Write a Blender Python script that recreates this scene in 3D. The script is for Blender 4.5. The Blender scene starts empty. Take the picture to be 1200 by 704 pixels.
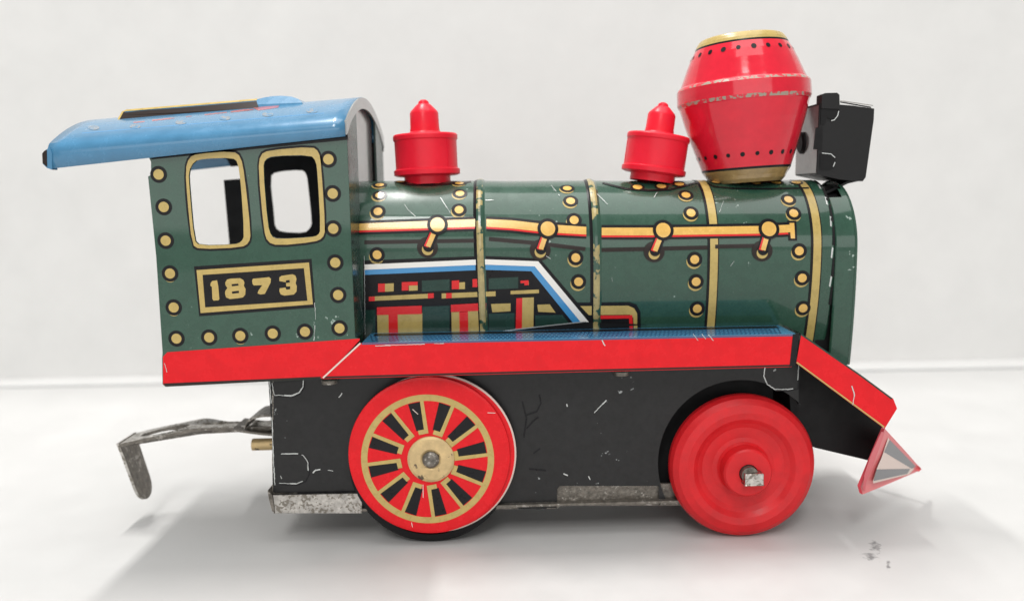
import bpy, bmesh, math, random
from mathutils import Vector, Matrix
from mathutils.geometry import tessellate_polygon
random.seed(7)
C = bpy.context.scene
COL = C.collection
S = 0.001                                   # everything is authored in millimetres
YC = 22.5                                   # centre line of the engine (near side plates stand at Y = 0)
R_ = math.radians

# ------------------------------------------------------------------ camera
FPX, DCAM, PITCH, ROLL = 960.0, 160.0, R_(7.5), R_(1.5)
_F = Vector((0, math.cos(PITCH), -math.sin(PITCH)))
_R0 = Vector((1, 0, 0)); _U0 = Vector((0, math.sin(PITCH), math.cos(PITCH)))
_R = _R0*math.cos(ROLL) - _U0*math.sin(ROLL)
_U = _U0*math.cos(ROLL) + _R0*math.sin(ROLL)
def ray(px, py):
    return _F*FPX + _R*(px-600.0) - _U*(py-352.0)
_d = ray(503, 638)
ZCAM = -_d.z/_d.y*(DCAM+4.0)                # the rear wheel stands on the table
EYE = Vector((0, -DCAM, ZCAM))
def P(px, py, Y):                           # point of the plane Y = const seen at a spot of the photograph
    d = ray(px, py)
    return EYE + d*((Y-EYE.y)/d.y)

def kpx(px, py, Y): return (P(px+1, py, Y)-P(px, py, Y)).length   # millimetres per photograph pixel there

cam_d = bpy.data.cameras.new('camera'); cam = bpy.data.objects.new('camera', cam_d); COL.objects.link(cam)
M = Matrix((( _R.x, _U.x, -_F.x, EYE.x*S), (_R.y, _U.y, -_F.y, (EYE.y-YC)*S), (_R.z, _U.z, -_F.z, EYE.z*S), (0,0,0,1)))
cam.matrix_world = M
cam_d.sensor_width = 36; cam_d.lens = 36*FPX/1200
cam_d.clip_start = 0.01; cam_d.clip_end = 20
cam_d.dof.use_dof = True; cam_d.dof.focus_distance = 0.163; cam_d.dof.aperture_fstop = 13
C.camera = cam
C.view_settings.view_transform = 'Standard'; C.view_settings.look = 'None'
C.view_settings.exposure = 0.06; C.view_settings.gamma = 1.0
C.render.resolution_x, C.render.resolution_y = 1024, 600

# ------------------------------------------------------------------ light of the room, plus added front fills
w = bpy.data.worlds.new('World'); C.world = w; w.use_nodes = True
nt = w.node_tree; bg = nt.nodes['Background']
bg.inputs[0].default_value = (1.0, 0.985, 0.96, 1); bg.inputs[1].default_value = 0.36
def area(name, loc, target, sx, sy, power, col=(1,1,1)):
    l = bpy.data.lights.new(name, 'AREA'); l.shape = 'RECTANGLE'; l.size = sx; l.size_y = sy; l.energy = power; l.color = col
    o = bpy.data.objects.new(name, l); COL.objects.link(o)
    o.location = loc
    d = Vector(target)-Vector(loc)
    if abs(d.x)+abs(d.y) > 1e-6: o.rotation_euler = d.to_track_quat('-Z', 'Y').to_euler()   # else straight down, length along Y
    return o
area('ceiling_tube', (-0.17, 0.15, 0.95), (-0.17, 0.15, 0), 0.03, 0.30, 6.4, (1, 0.98, 0.95))
area('ceiling_panel', (0.10, -0.15, 1.0), (0.10, -0.15, 0), 0.80, 0.90, 6.3, (1, 0.99, 0.97))
area('front_fill', (-0.12, -0.86, 0.85), (0, 0, 0.05), 0.20, 0.45, 4.8, (1, 0.985, 0.965))  # fill lamp added in front, for the underside and glossy streaks
area('low_fill', (0.05, -1.20, 0.22), (0, 0, 0.02), 1.5, 0.40, 3.2, (1, 0.985, 0.97))  # added low fill, lifts the floor under the chassis and upright fronts

# ------------------------------------------------------------------ materials
MATS = {}
def mat(name, col, rough=0.35, metal=0.0, coat=0.0, crough=0.10, mott=0.0, mscale=300, bump=0.0, bscale=250, wear=None, wear_amt=0.0, wscale=900, spec=0.5, lowk=0.12):
    m = bpy.data.materials.new(name); m.use_nodes = True
    n = m.node_tree; N = n.nodes; L = n.links
    b = N['Principled BSDF']
    b.inputs['Roughness'].default_value = rough; b.inputs['Metallic'].default_value = metal
    b.inputs['Coat Weight'].default_value = coat; b.inputs['Coat Roughness'].default_value = crough
    b.inputs['Specular IOR Level'].default_value = spec
    b.inputs['Base Color'].default_value = (*col, 1)
    tc = N.new('ShaderNodeTexCoord')
    out = None
    if mott > 0:
        t = N.new('ShaderNodeTexNoise'); t.inputs['Scale'].default_value = mscale; t.inputs['Detail'].default_value = 6
        t.inputs['Roughness'].default_value = 0.65
        L.new(tc.outputs['Object'], t.inputs['Vector'])
        r = N.new('ShaderNodeMapRange'); r.inputs[1].default_value = 0.3; r.inputs[2].default_value = 0.7
        r.inputs[3].default_value = 1-mott; r.inputs[4].default_value = 1+mott
        L.new(t.outputs[0], r.inputs[0])
        mx = N.new('ShaderNodeVectorMath'); mx.operation = 'SCALE'; mx.inputs[0].default_value = col
        L.new(r.outputs[0], mx.inputs['Scale']); out = mx.outputs[0]
        rr = N.new('ShaderNodeMapRange'); rr.inputs[1].default_value = 0.3; rr.inputs[2].default_value = 0.7
        rr.inputs[3].default_value = max(0.03, rough*0.8); rr.inputs[4].default_value = min(1, rough*1.3)
        L.new(t.outputs[0], rr.inputs[0]); L.new(rr.outputs[0], b.inputs['Roughness'])
    if wear is not None:
        t2 = N.new('ShaderNodeTexNoise'); t2.inputs['Scale'].default_value = wscale; t2.inputs['Detail'].default_value = 4
        t3 = N.new('ShaderNodeTexNoise'); t3.inputs['Scale'].default_value = wscale*lowk; t3.inputs['Detail'].default_value = 2
        L.new(tc.outputs['Object'], t2.inputs['Vector']); L.new(tc.outputs['Object'], t3.inputs['Vector'])
        ad = N.new('ShaderNodeMath'); ad.operation = 'MULTIPLY_ADD'; ad.inputs[1].default_value = 0.6
        L.new(t3.outputs[0], ad.inputs[0]); L.new(t2.outputs[0], ad.inputs[2])
        r2 = N.new('ShaderNodeMapRange'); r2.inputs[1].default_value = 1.08-wear_amt; r2.inputs[2].default_value = 1.12-wear_amt
        L.new(ad.outputs[0], r2.inputs[0])
        mc = N.new('ShaderNodeMix'); mc.data_type = 'RGBA'
        L.new(r2.outputs[0], mc.inputs[0])
        if out: L.new(out, mc.inputs[6])
        else: mc.inputs[6].default_value = (*col, 1)
        mc.inputs[7].default_value = (*wear, 1); out = mc.outputs[2]
    if out: L.new(out, b.inputs['Base Color'])
    if bump > 0:
        t4 = N.new('ShaderNodeTexNoise'); t4.inputs['Scale'].default_value = bscale; t4.inputs['Detail'].default_value = 3
        L.new(tc.outputs['Object'], t4.inputs['Vector'])
        bp = N.new('ShaderNodeBump'); bp.inputs['Strength'].default_value = bump; bp.inputs['Distance'].default_value = 0.0004
        L.new(t4.outputs[0], bp.inputs['Height']); L.new(bp.outputs[0], b.inputs['Normal'])
    MATS[name] = m
    if name in ('plastic_red', 'wheel_plastic'):   # moulded plastic, a little translucent
        b.inputs['Subsurface Weight'].default_value = 0.25; b.inputs['Subsurface Radius'].default_value = (1.0, 0.25, 0.25); b.inputs['Subsurface Scale'].default_value = 0.0012
    return m
GREEN = (0.024, 0.072, 0.047)
mat('green', GREEN, 0.26, spec=0.25, coat=0.7, crough=0.04, mott=0.12, mscale=350, bump=0.28, bscale=90, wear=(0.32,0.40,0.36), wear_amt=0.02)
mat('dark_green', (0.014, 0.045, 0.034), 0.25, spec=0.3, coat=0.15, mott=0.15)
mat('gold', (0.47, 0.345, 0.11), 0.28, spec=0.4, coat=0.15, mott=0.10, mscale=500)
mat('shaded_gold', (0.30, 0.20, 0.08), 0.22, coat=0.5, mott=0.2, mscale=500)  # dark reflection on the chimney's base band put into the gold
mat('pale_gold', (0.22, 0.26, 0.30), 0.25, coat=0.4, mott=0.4, mscale=900, wear=(0.055, 0.20, 0.355), wear_amt=0.27, wscale=900, lowk=0.5)
mat('roof_red', (0.42, 0.12, 0.13), 0.25, coat=0.4, mott=0.2)
mat('amber', (0.70, 0.42, 0.10), 0.25, coat=0.4, mott=0.10, mscale=500)
mat('ink', (0.010, 0.0095, 0.011), 0.3, spec=0.18, coat=0.04, mott=0.2)
mat('brown_ink', (0.020, 0.013, 0.011), 0.28, spec=0.25, coat=0.08)
mat('red', (0.68, 0.012, 0.018), 0.25, spec=0.16, coat=0.06, mott=0.08, bump=0.08, bscale=110)
mat('red_ink', (0.68, 0.018, 0.020), 0.25, spec=0.3, coat=0.15)
mat('chimney_red', (0.64, 0.012, 0.032), 0.14, spec=0.3, coat=0.5, crough=0.05, mott=0.08, bump=0.22, bscale=140)
mat('worn_seam', (0.64, 0.020, 0.045), 0.3, mott=0.1, wear=(0.33,0.29,0.23), wear_amt=0.31, wscale=1500, lowk=0.45)
mat('plastic_red', (0.72, 0.014, 0.034), 0.34, spec=0.25, mott=0.05, mscale=200, bump=0.12, bscale=300)
mat('wheel_plastic', (0.58, 0.012, 0.017), 0.42, spec=0.35, mott=0.14, mscale=220, bump=0.14, bscale=350)
mat('blue', (0.055, 0.20, 0.355), 0.24, coat=0.45, mott=0.10, mscale=200, bump=0.12, bscale=110, wear=(0.45,0.55,0.62), wear_amt=0.02)
mat('blue_ink', (0.045, 0.25, 0.52), 0.24, coat=0.4)
mat('dark_blue_ink', (0.022, 0.085, 0.19), 0.24, coat=0.4)
mat('white_ink', (0.78, 0.76, 0.72), 0.25, coat=0.4)
mat('pink_ink', (0.70, 0.16, 0.17), 0.4, coat=0.1)
mat('rose_ink', (0.66, 0.06, 0.085), 0.35, coat=0.1)
mat('pale_ink', (0.72, 0.58, 0.52), 0.4, coat=0.1)
mat('grey_ink', (0.20, 0.20, 0.21), 0.4, coat=0.1, mott=0.15)
mat('black_tin', (0.013, 0.013, 0.0135), 0.38, spec=0.3, coat=0.08, mott=0.3, mscale=600, bump=0.08, bscale=250, wear=(0.32,0.34,0.34), wear_amt=0.05, wscale=750)
mat('matt_black', (0.007, 0.007, 0.0075), 0.6, spec=0.25, mott=0.2)
mat('lamp_black', (0.010, 0.010, 0.0105), 0.42, spec=0.22, coat=0.05, mott=0.25, mscale=500, bump=0.1, bscale=200)
mat('worn_gold', (0.36, 0.29, 0.12), 0.22, coat=0.5, mott=0.25, mscale=500, wear=GREEN, wear_amt=0.27, wscale=420)
mat('rubber', (0.010, 0.010, 0.011), 0.7, spec=0.25, mott=0.25)
mat('panel_grey', (0.24, 0.25, 0.245), 0.18, coat=0.6, mott=0.15, bump=0.1, bscale=120)  # its grey includes glare painted on the cab end and lamp rear
mat('bare_metal', (0.50, 0.48, 0.45), 0.36, metal=1.0, mott=0.35, mscale=700, bump=0.35, bscale=500, wear=(0.24,0.22,0.19), wear_amt=0.24, wscale=1500, lowk=0.3)
mat('dull_metal', (0.17, 0.155, 0.135), 0.42, metal=0.7, mott=0.5, mscale=900, bump=0.6, bscale=700, wear=(0.36,0.34,0.31), wear_amt=0.16, wscale=1200)
mat('scratch', (0.55, 0.57, 0.56), 0.4, metal=0.4)
mat('brass', (0.58, 0.43, 0.22), 0.46, metal=0.5, mott=0.2, mscale=500, wear=(0.12,0.09,0.06), wear_amt=0.13, wscale=700)

# ------------------------------------------------------------------ mesh builder
class MB:
    def __init__(s): s.v = []; s.f = []; s.m = []; s.sm = []; s.mats = []
    def mi(s, name):
        if name not in s.mats: s.mats.append(name)
        return s.mats.index(name)
    def add(s, verts, faces, m, smooth=False):
        o = len(s.v); s.v += [Vector(p) for p in verts]; i = s.mi(m)
        for f in faces: s.f.append([o+k for k in f]); s.m.append(i); s.sm.append(smooth)
    def fill(s, loops, fmap, m, cut=None, smooth=False):
        """fill flat (u,v) loops (outer + holes), cut fine along v when curved, and lay on a surface"""
        pts = [p for lp in loops for p in lp]
        tri = tessellate_polygon([[Vector((p[0], p[1], 0)) for p in lp] for lp in loops])
        if cut:
            bm = bmesh.new(); vs = [bm.verts.new((p[0], p[1], 0)) for p in pts]
            for t in tri:
                try: bm.faces.new([vs[k] for k in t])
                except ValueError: pass
            lo = min(p[1] for p in pts); hi = max(p[1] for p in pts)
            k = math.ceil(lo/cut)
            while k*cut < hi:
                bmesh.ops.bisect_plane(bm, geom=bm.verts[:]+bm.edges[:]+bm.faces[:], plane_co=(0, k*cut, 0), plane_no=(0, 1, 0), dist=1e-6)
                k += 1
            bm.verts.ensure_lookup_table(); bm.verts.index_update()
            s.add([fmap(v.co.x, v.co.y) for v in bm.verts], [[v.index for v in f.verts] for f in bm.faces], m, smooth)
            bm.free()
        else:
            s.add([fmap(*p) for p in pts], [list(t) for t in tri], m, smooth)
    def sheet(s, loops, fa, fb, m, mb=None, medge=None):
        """a sheet of metal: two filled faces and the cut edges between them"""
        s.fill(loops, fa, m); s.fill(loops, fb, mb or m)
        for lp in loops:
            n = len(lp)
            s.add([fa(*p) for p in lp]+[fb(*p) for p in lp], [[i, (i+1) % n, n+(i+1) % n, n+i] for i in range(n)], medge or m)
    def lathe(s, prof, M4, n=64, cap=False):
        """prof: (radius, height, material of the stretch above it)"""
        for a, b in zip(prof, prof[1:]):
            va = [M4 @ Vector((a[0]*math.cos(2*math.pi*k/n), a[0]*math.sin(2*math.pi*k/n), a[1])) for k in range(n)]
            vb = [M4 @ Vector((b[0]*math.cos(2*math.pi*k/n), b[0]*math.sin(2*math.pi*k/n), b[1])) for k in range(n)]
            s.add(va+vb, [[k, (k+1) % n, n+(k+1) % n, n+k] for k in range(n)], a[2], True)
        if cap:
            for q in (prof[0], prof[-1]):
                if q[0] > 0.01:
                    s.add([M4 @ Vector((q[0]*math.cos(2*math.pi*k/n), q[0]*math.sin(2*math.pi*k/n), q[1])) for k in range(n)], [list(range(n))], q[2])
    def box(s, lo, hi, m):
        x0,y0,z0 = lo; x1,y1,z1 = hi
        s.add([(x0,y0,z0),(x1,y0,z0),(x1,y1,z0),(x0,y1,z0),(x0,y0,z1),(x1,y0,z1),(x1,y1,z1),(x0,y1,z1)],
              [(0,1,2,3),(4,5,6,7),(0,1,5,4),(1,2,6,5),(2,3,7,6),(3,0,4,7)], m)
    def build(s, name, parent=None, base=(0,0,0), bevel=0.0, weld=True, solid=0.0, angle=35, label=None):
        me = bpy.data.meshes.new(name)
        b = Vector(base)
        me.from_pydata([(p-b)*S for p in s.v], [], s.f)
        for k in s.mats: me.materials.append(MATS[k])
        me.polygons.foreach_set('material_index', s.m)
        me.polygons.foreach_set('use_smooth', s.sm)
        me.update()
        if weld:
            bm = bmesh.new(); bm.from_mesh(me)
            bmesh.ops.remove_doubles(bm, verts=bm.verts[:], dist=2e-6)
            bmesh.ops.recalc_face_normals(bm, faces=bm.faces[:])
            bm.to_mesh(me); bm.free()
        if any(s.sm): me.set_sharp_from_angle(angle=R_(angle))
        o = bpy.data.objects.new(name, me); COL.objects.link(o)
        if parent: o.parent = parent
        if solid:
            md = o.modifiers.new('thickness', 'SOLIDIFY'); md.thickness = solid*S; md.offset = 0
        if bevel:
            md = o.modifiers.new('rounding', 'BEVEL'); md.width = bevel*S; md.segments = 3; md.limit_method = 'ANGLE'; md.angle_limit = R_(40)
            md.harden_normals = False
        if label: o['label'] = label
        return o
def BASE(p=None): return (0, YC, 0)

def dense(pts, step=2.0, close=True):
    out = []; n = len(pts)
    for i in range(n if close else n-1):
        a, b = pts[i], pts[(i+1) % n]; L = math.hypot(b[0]-a[0], b[1]-a[1]); k = max(1, int(L/step))
        for j in range(k): out.append((a[0]+(b[0]-a[0])*j/k, a[1]+(b[1]-a[1])*j/k))
    if not close: out.append(pts[-1])
    return out
def roundp(pts, it=2):                       # soften the corners of a traced outline
    for _ in range(it):
        q = []; n = len(pts)
        for i in range(n):
            a, b = pts[i], pts[(i+1) % n]
            q += [(a[0]*.75+b[0]*.25, a[1]*.75+b[1]*.25), (a[0]*.25+b[0]*.75, a[1]*.25+b[1]*.75)]
        pts = q
    return pts
def zo(pts, ox, oy, k): return [(ox+x/k, oy+y/k) for x, y in pts]
def stroke(pts, wd):                          # polyline -> polygon of width wd
    L = []; Rr = []
    for i, p in enumerate(pts):
        a = pts[max(0, i-1)]; b = pts[min(len(pts)-1, i+1)]
        dx, dy = b[0]-a[0], b[1]-a[1]; l = math.hypot(dx, dy) or 1
        nx, ny = -dy/l*wd/2, dx/l*wd/2
        L.append((p[0]+nx, p[1]+ny)); Rr.append((p[0]-nx, p[1]-ny))
    return L+Rr[::-1]
def circ(c, r, n=28, ry=None):
    return [(c[0]+r*math.cos(2*math.pi*k/n), c[1]+(ry or r)*math.sin(2*math.pi*k/n)) for k in range(n)]

def rough(pts, wd, keep=0.8, step=2.2):       # a rubbed line: uneven width, gaps
    d = dense(pts, step, False); out = []; i = 0
    while i < len(d)-1:
        n = random.randint(2, 7); seg = d[i:i+n+1]
        if random.random() < keep and len(seg) > 1:
            seg = [(x+random.uniform(-.25, .25), y+random.uniform(-.25, .25)) for x, y in seg]
            out.append(stroke(seg, wd*random.uniform(0.45, 1.25)))
        i += n
    return out
LAY = 0.035
class Plane:                                  # a flat side plate at depth Y, printed on its outer face; the other side mirrors it
    cut = None
    def __init__(s, Y): s.Y = Y
    def uv(s, px, py): p = P(px, py, s.Y); return (p.x, p.z)
    def near(s, lay): return lambda u, v: (u, s.Y-LAY*lay, v)
    def far(s, lay): return lambda u, v: (u, 2*YC-s.Y+LAY*lay, v)
TUCK = 0.009                                  # how fast the shell's sides tuck in below the half-round top
class Drum:                                   # the boiler shell: half-round top of radius R, straight sides, a touch nose-down
    cut = 0.7
    def __init__(s, R, z0, t): s.R, s.z0, s.t = R, z0, t
    def uv(s, px, py):
        d = ray(px, py); e = EYE
        zz = 0
        for _ in range(12):
            k = (YC-s.R+TUCK*min(0, zz)**2-e.y)/d.y; zz = e.z+k*d.z-s.z0-s.t*(e.x+k*d.x)
        if zz <= 0: return (e.x+k*d.x, zz)     # the straight lower side
        dz = d.z - s.t*d.x; ez = e.z - s.t*e.x - s.z0
        ey = e.y - YC
        a = d.y*d.y+dz*dz; b = 2*(ey*d.y+ez*dz); c = ey*ey+ez*ez-s.R**2
        D = b*b-4*a*c
        k = (-b-math.sqrt(max(D, 0)))/(2*a)
        th = math.atan2(ez+k*dz, -(ey+k*d.y))
        return (e.x+k*d.x, s.R*th)
    def near(s, lay):
        def f(u, v):
            r = s.R+LAY*lay; th = max(0, v)/s.R
            return (u, YC-r*math.cos(th)+TUCK*min(0, v)**2, s.z0+s.t*u+r*math.sin(th)+min(0, v))
        return f
    def far(s, lay):
        n = s.near(lay)
        def f(u, v):
            x, y, z = n(u, v); return (x, 2*YC-y, z)
        return f
def decal(mb, surf, pts, m, lay=1, far=True, holes=(), step=3.0):
    uv = [surf.uv(*p) for p in dense(pts, step)]
    hs = [[surf.uv(*p) for p in dense(h, step)] for h in holes]
    mb.fill([uv]+hs, surf.near(lay), m, surf.cut, bool(surf.cut))
    if far: mb.fill([uv]+hs, surf.far(lay), m, surf.cut, bool(surf.cut))
def dot(mb, surf, px, r, m, lay=1, off=(0,0), far=True):
    u, v = surf.uv(*px)
    uv = circ((u+off[0], v+off[1]), r)
    mb.fill([uv], surf.near(lay), m, surf.cut, bool(surf.cut))
    if far: mb.fill([uv], surf.far(lay), m, surf.cut, bool(surf.cut))
def scratches(mb, surf, lines, wd, lay=4, m='scratch'):
    for ln in lines:
        for q in rough(ln, wd*0.9, 0.85): decal(mb, surf, q, m, lay, far=False)

# ------------------------------------------------------------------ the setting
def structure(o): o['kind'] = 'structure'; return o
def table_mat(name, col, smudge=False):
    m = mat(name, col, 0.5, mott=0.03, mscale=60, bump=0.05, bscale=900)
    if smudge:
        n = m.node_tree; N = n.nodes; L = n.links; b = N['Principled BSDF']
        src = b.inputs['Base Color'].links[0].from_socket
        tc = N['Texture Coordinate']
        prev = src
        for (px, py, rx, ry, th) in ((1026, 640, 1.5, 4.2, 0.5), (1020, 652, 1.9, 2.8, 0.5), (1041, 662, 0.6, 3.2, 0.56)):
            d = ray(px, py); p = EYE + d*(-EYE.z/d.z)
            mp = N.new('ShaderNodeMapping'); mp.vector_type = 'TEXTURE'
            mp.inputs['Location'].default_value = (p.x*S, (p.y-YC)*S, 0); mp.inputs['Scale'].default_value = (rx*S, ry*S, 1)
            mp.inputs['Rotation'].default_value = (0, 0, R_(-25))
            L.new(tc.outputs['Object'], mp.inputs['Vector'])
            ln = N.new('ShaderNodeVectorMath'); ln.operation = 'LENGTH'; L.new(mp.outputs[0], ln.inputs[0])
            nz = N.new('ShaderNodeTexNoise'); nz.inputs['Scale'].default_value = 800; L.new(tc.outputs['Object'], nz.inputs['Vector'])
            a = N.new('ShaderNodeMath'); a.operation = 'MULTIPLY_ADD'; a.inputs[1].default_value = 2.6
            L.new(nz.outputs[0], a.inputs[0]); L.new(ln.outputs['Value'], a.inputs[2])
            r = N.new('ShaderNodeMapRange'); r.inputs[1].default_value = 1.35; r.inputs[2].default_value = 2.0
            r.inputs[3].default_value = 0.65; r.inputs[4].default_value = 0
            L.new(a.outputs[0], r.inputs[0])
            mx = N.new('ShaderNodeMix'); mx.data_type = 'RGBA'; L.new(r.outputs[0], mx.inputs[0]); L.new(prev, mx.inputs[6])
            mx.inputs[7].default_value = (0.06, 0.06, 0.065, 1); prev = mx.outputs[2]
        L.new(prev, b.inputs['Base Color'])
table_mat('table_white', (0.52, 0.52, 0.515), True)
table_mat('backdrop_white', (0.70, 0.70, 0.69))
table_mat('strip_white', (0.62, 0.62, 0.615))
table_mat('gap_grey', (0.42, 0.45, 0.46))
def floor_hit(px, py, z=0):
    d = ray(px, py); return EYE + d*((z-EYE.z)/d.z)
pl, pr = floor_hit(0, 455), floor_hit(1200, 432)
slope = (pr.y-pl.y)/(pr.x-pl.x)
def line_y(x, off=0): return pl.y + slope*(x-pl.x) + off
mb = MB(); W = 900
mb.add([(-W,-700,0),(W,-700,0),(W,line_y(W),0),(-W,line_y(-W),0),(-W,-700,-20),(W,-700,-20),(W,line_y(W),-20),(-W,line_y(-W),-20)],
       [(0,1,2,3),(4,5,6,7),(0,1,5,4),(1,2,6,5),(2,3,7,6),(3,0,4,7)], 'table_white')
structure(mb.build('tabletop', base=BASE()))
def slab(name, o0, o1, z0, z1, m, bevel=0):
    mb = MB(); q = []
    for z in (z0, z1):
        q += [(-W, line_y(-W, o0), z), (W, line_y(W, o0), z), (W, line_y(W, o1), z), (-W, line_y(-W, o1), z)]
    mb.add(q, [(0,1,2,3),(4,5,6,7),(0,1,5,4),(1,2,6,5),(2,3,7,6),(3,0,4,7)], m)
    return structure(mb.build(name, base=BASE(), bevel=bevel))
slab('backdrop_wall', 18.5, 26, -20, 260, 'backdrop_white')
slab('wall_ledge', 4.5, 18.49, -20, 0.3, 'strip_white', 0.8)
slab('wall_gap', 0.01, 4.49, -20, -2.5, 'gap_grey')

# ------------------------------------------------------------------ the locomotive
loco = bpy.data.objects.new('toy_locomotive', None); COL.objects.link(loco)
loco.empty_display_size = 0.02
loco['label'] = 'vintage lithographed tin toy steam locomotive, green boiler, blue cab roof, red wheels, numbered 1873'
loco['category'] = 'toy locomotive'
def part(mb, name, **k): return mb.build(name, k.pop('parent', loco), base=BASE(), **k)

# --- boiler barrel
R = 14.0
def z0_for(px, py):                            # height of the axis that puts the barrel's skyline at a spot
    d = ray(px, py); e = math.atan2(d.z, math.hypot(d.x, d.y)); dist = (YC+DCAM)*math.hypot(d.x, d.y)/d.y
    te = d.z/d.y
    x = d.x/d.y*(YC+DCAM)
    return x, EYE.z + (YC+DCAM)*te - R*math.sqrt(1+te*te)
xa, za = z0_for(450, 212); xb, zb = z0_for(930, 211)
T = (zb-za)/(xb-xa); Z0 = za - T*xa
drum = Drum(R, Z0, T)
XB0 = P(412, 330, YC-R).x; XB1 = drum.uv(977, 318)[0]
b1, b2, b3, b4 = (drum.uv(*p)[0] for p in ((564,330), (699,345), (836,330), (956,330)))
def u_section(x, r, z, drop, n=60, tuck=None):
    TUCK_ = TUCK if tuck is None else tuck            # half-round top with straight sides
    low = [(-drop*(1-j/24), TUCK_*(drop*(1-j/24))**2) for j in range(24)]
    return [(x, YC-r+q, z+h) for h, q in low] + [(x, YC-r*math.cos(math.pi*k/n), z+r*math.sin(math.pi*k/n)) for k in range(n+1)] + [(x, YC+r-q, z+h) for h, q in low[::-1]]
def u_rings(mb, prof, z, drop, tuck=None):     # prof: (x, radius, material after it, degrees left open at the top)
    for a, b in zip(prof, prof[1:]):
        va, vb = u_section(a[0], a[1], z(a[0]), drop, tuck=tuck), u_section(b[0], b[1], z(b[0]), drop, tuck=tuck); n = len(va)
        g0, g1 = a[3] if len(a) > 3 else (999, 999)
        mb.add(va+vb, [[k, k+1, n+k+1, n+k] for k in range(n-1) if not g0 <= (k-24)*3 < g1], a[2], True)
def drum_rings(mb, prof): u_rings(mb, [(x, R+e, m) for x, e, m in prof], lambda x: Z0+T*x, 22)
mb = MB()
prof = [(XB0, 0, 'green')]
for bx in (b1, b2):
    prof += [(bx-1.3, 0, 'ink'), (bx-0.95, 0.12, 'ink'), (bx-0.65, 0.28, 'worn_gold'), (bx-0.25, 0.42, 'worn_gold'), (bx+0.25, 0.42, 'worn_gold'), (bx+0.65, 0.25, 'green'), (bx+1.1, 0.0, 'green')]
    x1 = bx+1.1
    prof += [(bx+6, -0.12, 'green')]
prof += [(XB1-4, 0, 'green'), (XB1-0.3, 0, 'green'), (XB1, -0.2, 'matt_black'), (XB1, -2.0, 'matt_black')]
drum_rings(mb, prof)
for bx, wdt in ((b3, 1.6), (b4, 1.6)):
    for x0, x1, m, l in ((bx-wdt/2-0.55, bx-wdt/2, 'ink', 1), (bx-wdt/2, bx+wdt/2, 'gold', 1), (bx+wdt/2, bx+wdt/2+0.22, 'ink', 1)):
        q = [(x0, -21), (x1, -21), (x1, R*1.566), (x0, R*1.566)]
        mb.fill([q], drum.near(l), m, 0.7, True); mb.fill([q], drum.far(l), m, 0.7, True)
Z5 = (400, 250, 3.706); Z7 = (680, 190, 3.353); Z4 = (390, 100, 3.706)
def d5(pts, m, lay, **k): decal(mb, drum, zo(pts, *Z5), m, lay, **k)
def d7(pts, m, lay, **k): decal(mb, drum, zo(pts, *Z7), m, lay, **k)
# rivets, each a gold head, a black ring and a gold crescent under it
for p in [(445,217),(445,229),(443,248),(442,298.5),(538.4,215),(539,227),(538,246),(664.7,221),(668.7,235.7),(672.8,258),(674.7,302),(678,330),
          (803.8,228.8),(809.7,249.6),(814,304),(815.7,330),(817,361.5),(924,234),(930,250),(936.5,294),(940,325.7),(941,361)]:
    dot(mb, drum, p, 1.55, 'gold', 1, (-0.15, -0.42)); dot(mb, drum, p, 1.58, 'ink', 2); dot(mb, drum, p, 0.92, 'amber', 3)
for p in [(747,219.5),(775,218.5),(796,216),(839.6,213.4),(864,214),(886,214.5),(909.6,214),(933,214), (470,213), (490,214), (512,214)]:
    dot(mb, drum, p, 1.5, 'brown_ink', 2); dot(mb, drum, p, 1.0, 'amber', 3)
# saddle lines under domes and chimney
for ln in ([(706,214.5),(718,217.5),(735,221.5),(760,223.5),(785,222.5),(803,218),(818,213.5)], [(829,215),(838,219),(860,221),(900,221.5),(948,220.5)], [(463,213),(480,217),(505,217.5),(540,215),(552,213)]):
    decal(mb, drum, stroke(ln, 2.0), 'ink', 1)
# handrail
def rail(top, bot, red=True):
    n = top+bot[::-1]
    o_t = [(x, y-3.2) for x, y in top]; o_b = [(x, y+4.2) for x, y in bot]
    decal(mb, drum, o_t+o_b[::-1], 'ink', 2)
    if red: decal(mb, drum, [(x, y-2) for x, y in bot]+[(x, y+1.6) for x, y in bot][::-1], 'red_ink', 3)
    decal(mb, drum, top+[(x, y-0.6) for x, y in bot][::-1], 'amber', 4)
rail([(415,262.5),(559,257)], [(415,271),(559,266.5)])
rail([(570,257),(600,258.5),(640,263),(687,266)], [(570,266.5),(600,268.5),(640,273),(687,275.5)])
rail([(705,267),(764,267),(892,265)], [(705,276.5),(764,276.5),(892,274.5)])
rail([(894,265),(926,263.5)], [(894,274.5),(926,273)], True)
decal(mb, drum, [(922,259),(933,259),(934,282),(924,282)], 'ink', 3); decal(mb, drum, [(925,261.5),(930.5,261.5),(931.5,279.5),(926.5,279.5)], 'amber', 4)
for ln in ([(427,284),(556,282)], [(573,280),(630,285),(686,292)], [(704,293),(829,290)], [(838,289),(886,288)]):
    decal(mb, drum, stroke(ln, 4.6), 'brown_ink', 1)
for k, e in (((512.8,263.5),(501,290)), ((642,268.3),(633,293)), ((777,270),(766.5,295)), ((900.7,268.5),(893,294))):
    dot(mb, drum, e, 2.15, 'brown_ink', 3)
    dot(mb, drum, (e[0], e[1]+2.5), 1.15, 'gold', 4); dot(mb, drum, (e[0]+1, e[1]-1), 1.1, 'ink', 5)
    decal(mb, drum, stroke([k, (e[0], e[1])], 12), 'ink', 5); decal(mb, drum, stroke([(k[0]-1.8, k[1]), (e[0]-1.8, e[1]-1)], 5), 'red_ink', 6)
    decal(mb, drum, stroke([k, (e[0]+0.8, e[1]-1)], 5.6), 'amber', 7)
    dot(mb, drum, k, 2.15, 'ink', 8); dot(mb, drum, k, 1.5, 'amber', 9)
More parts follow.
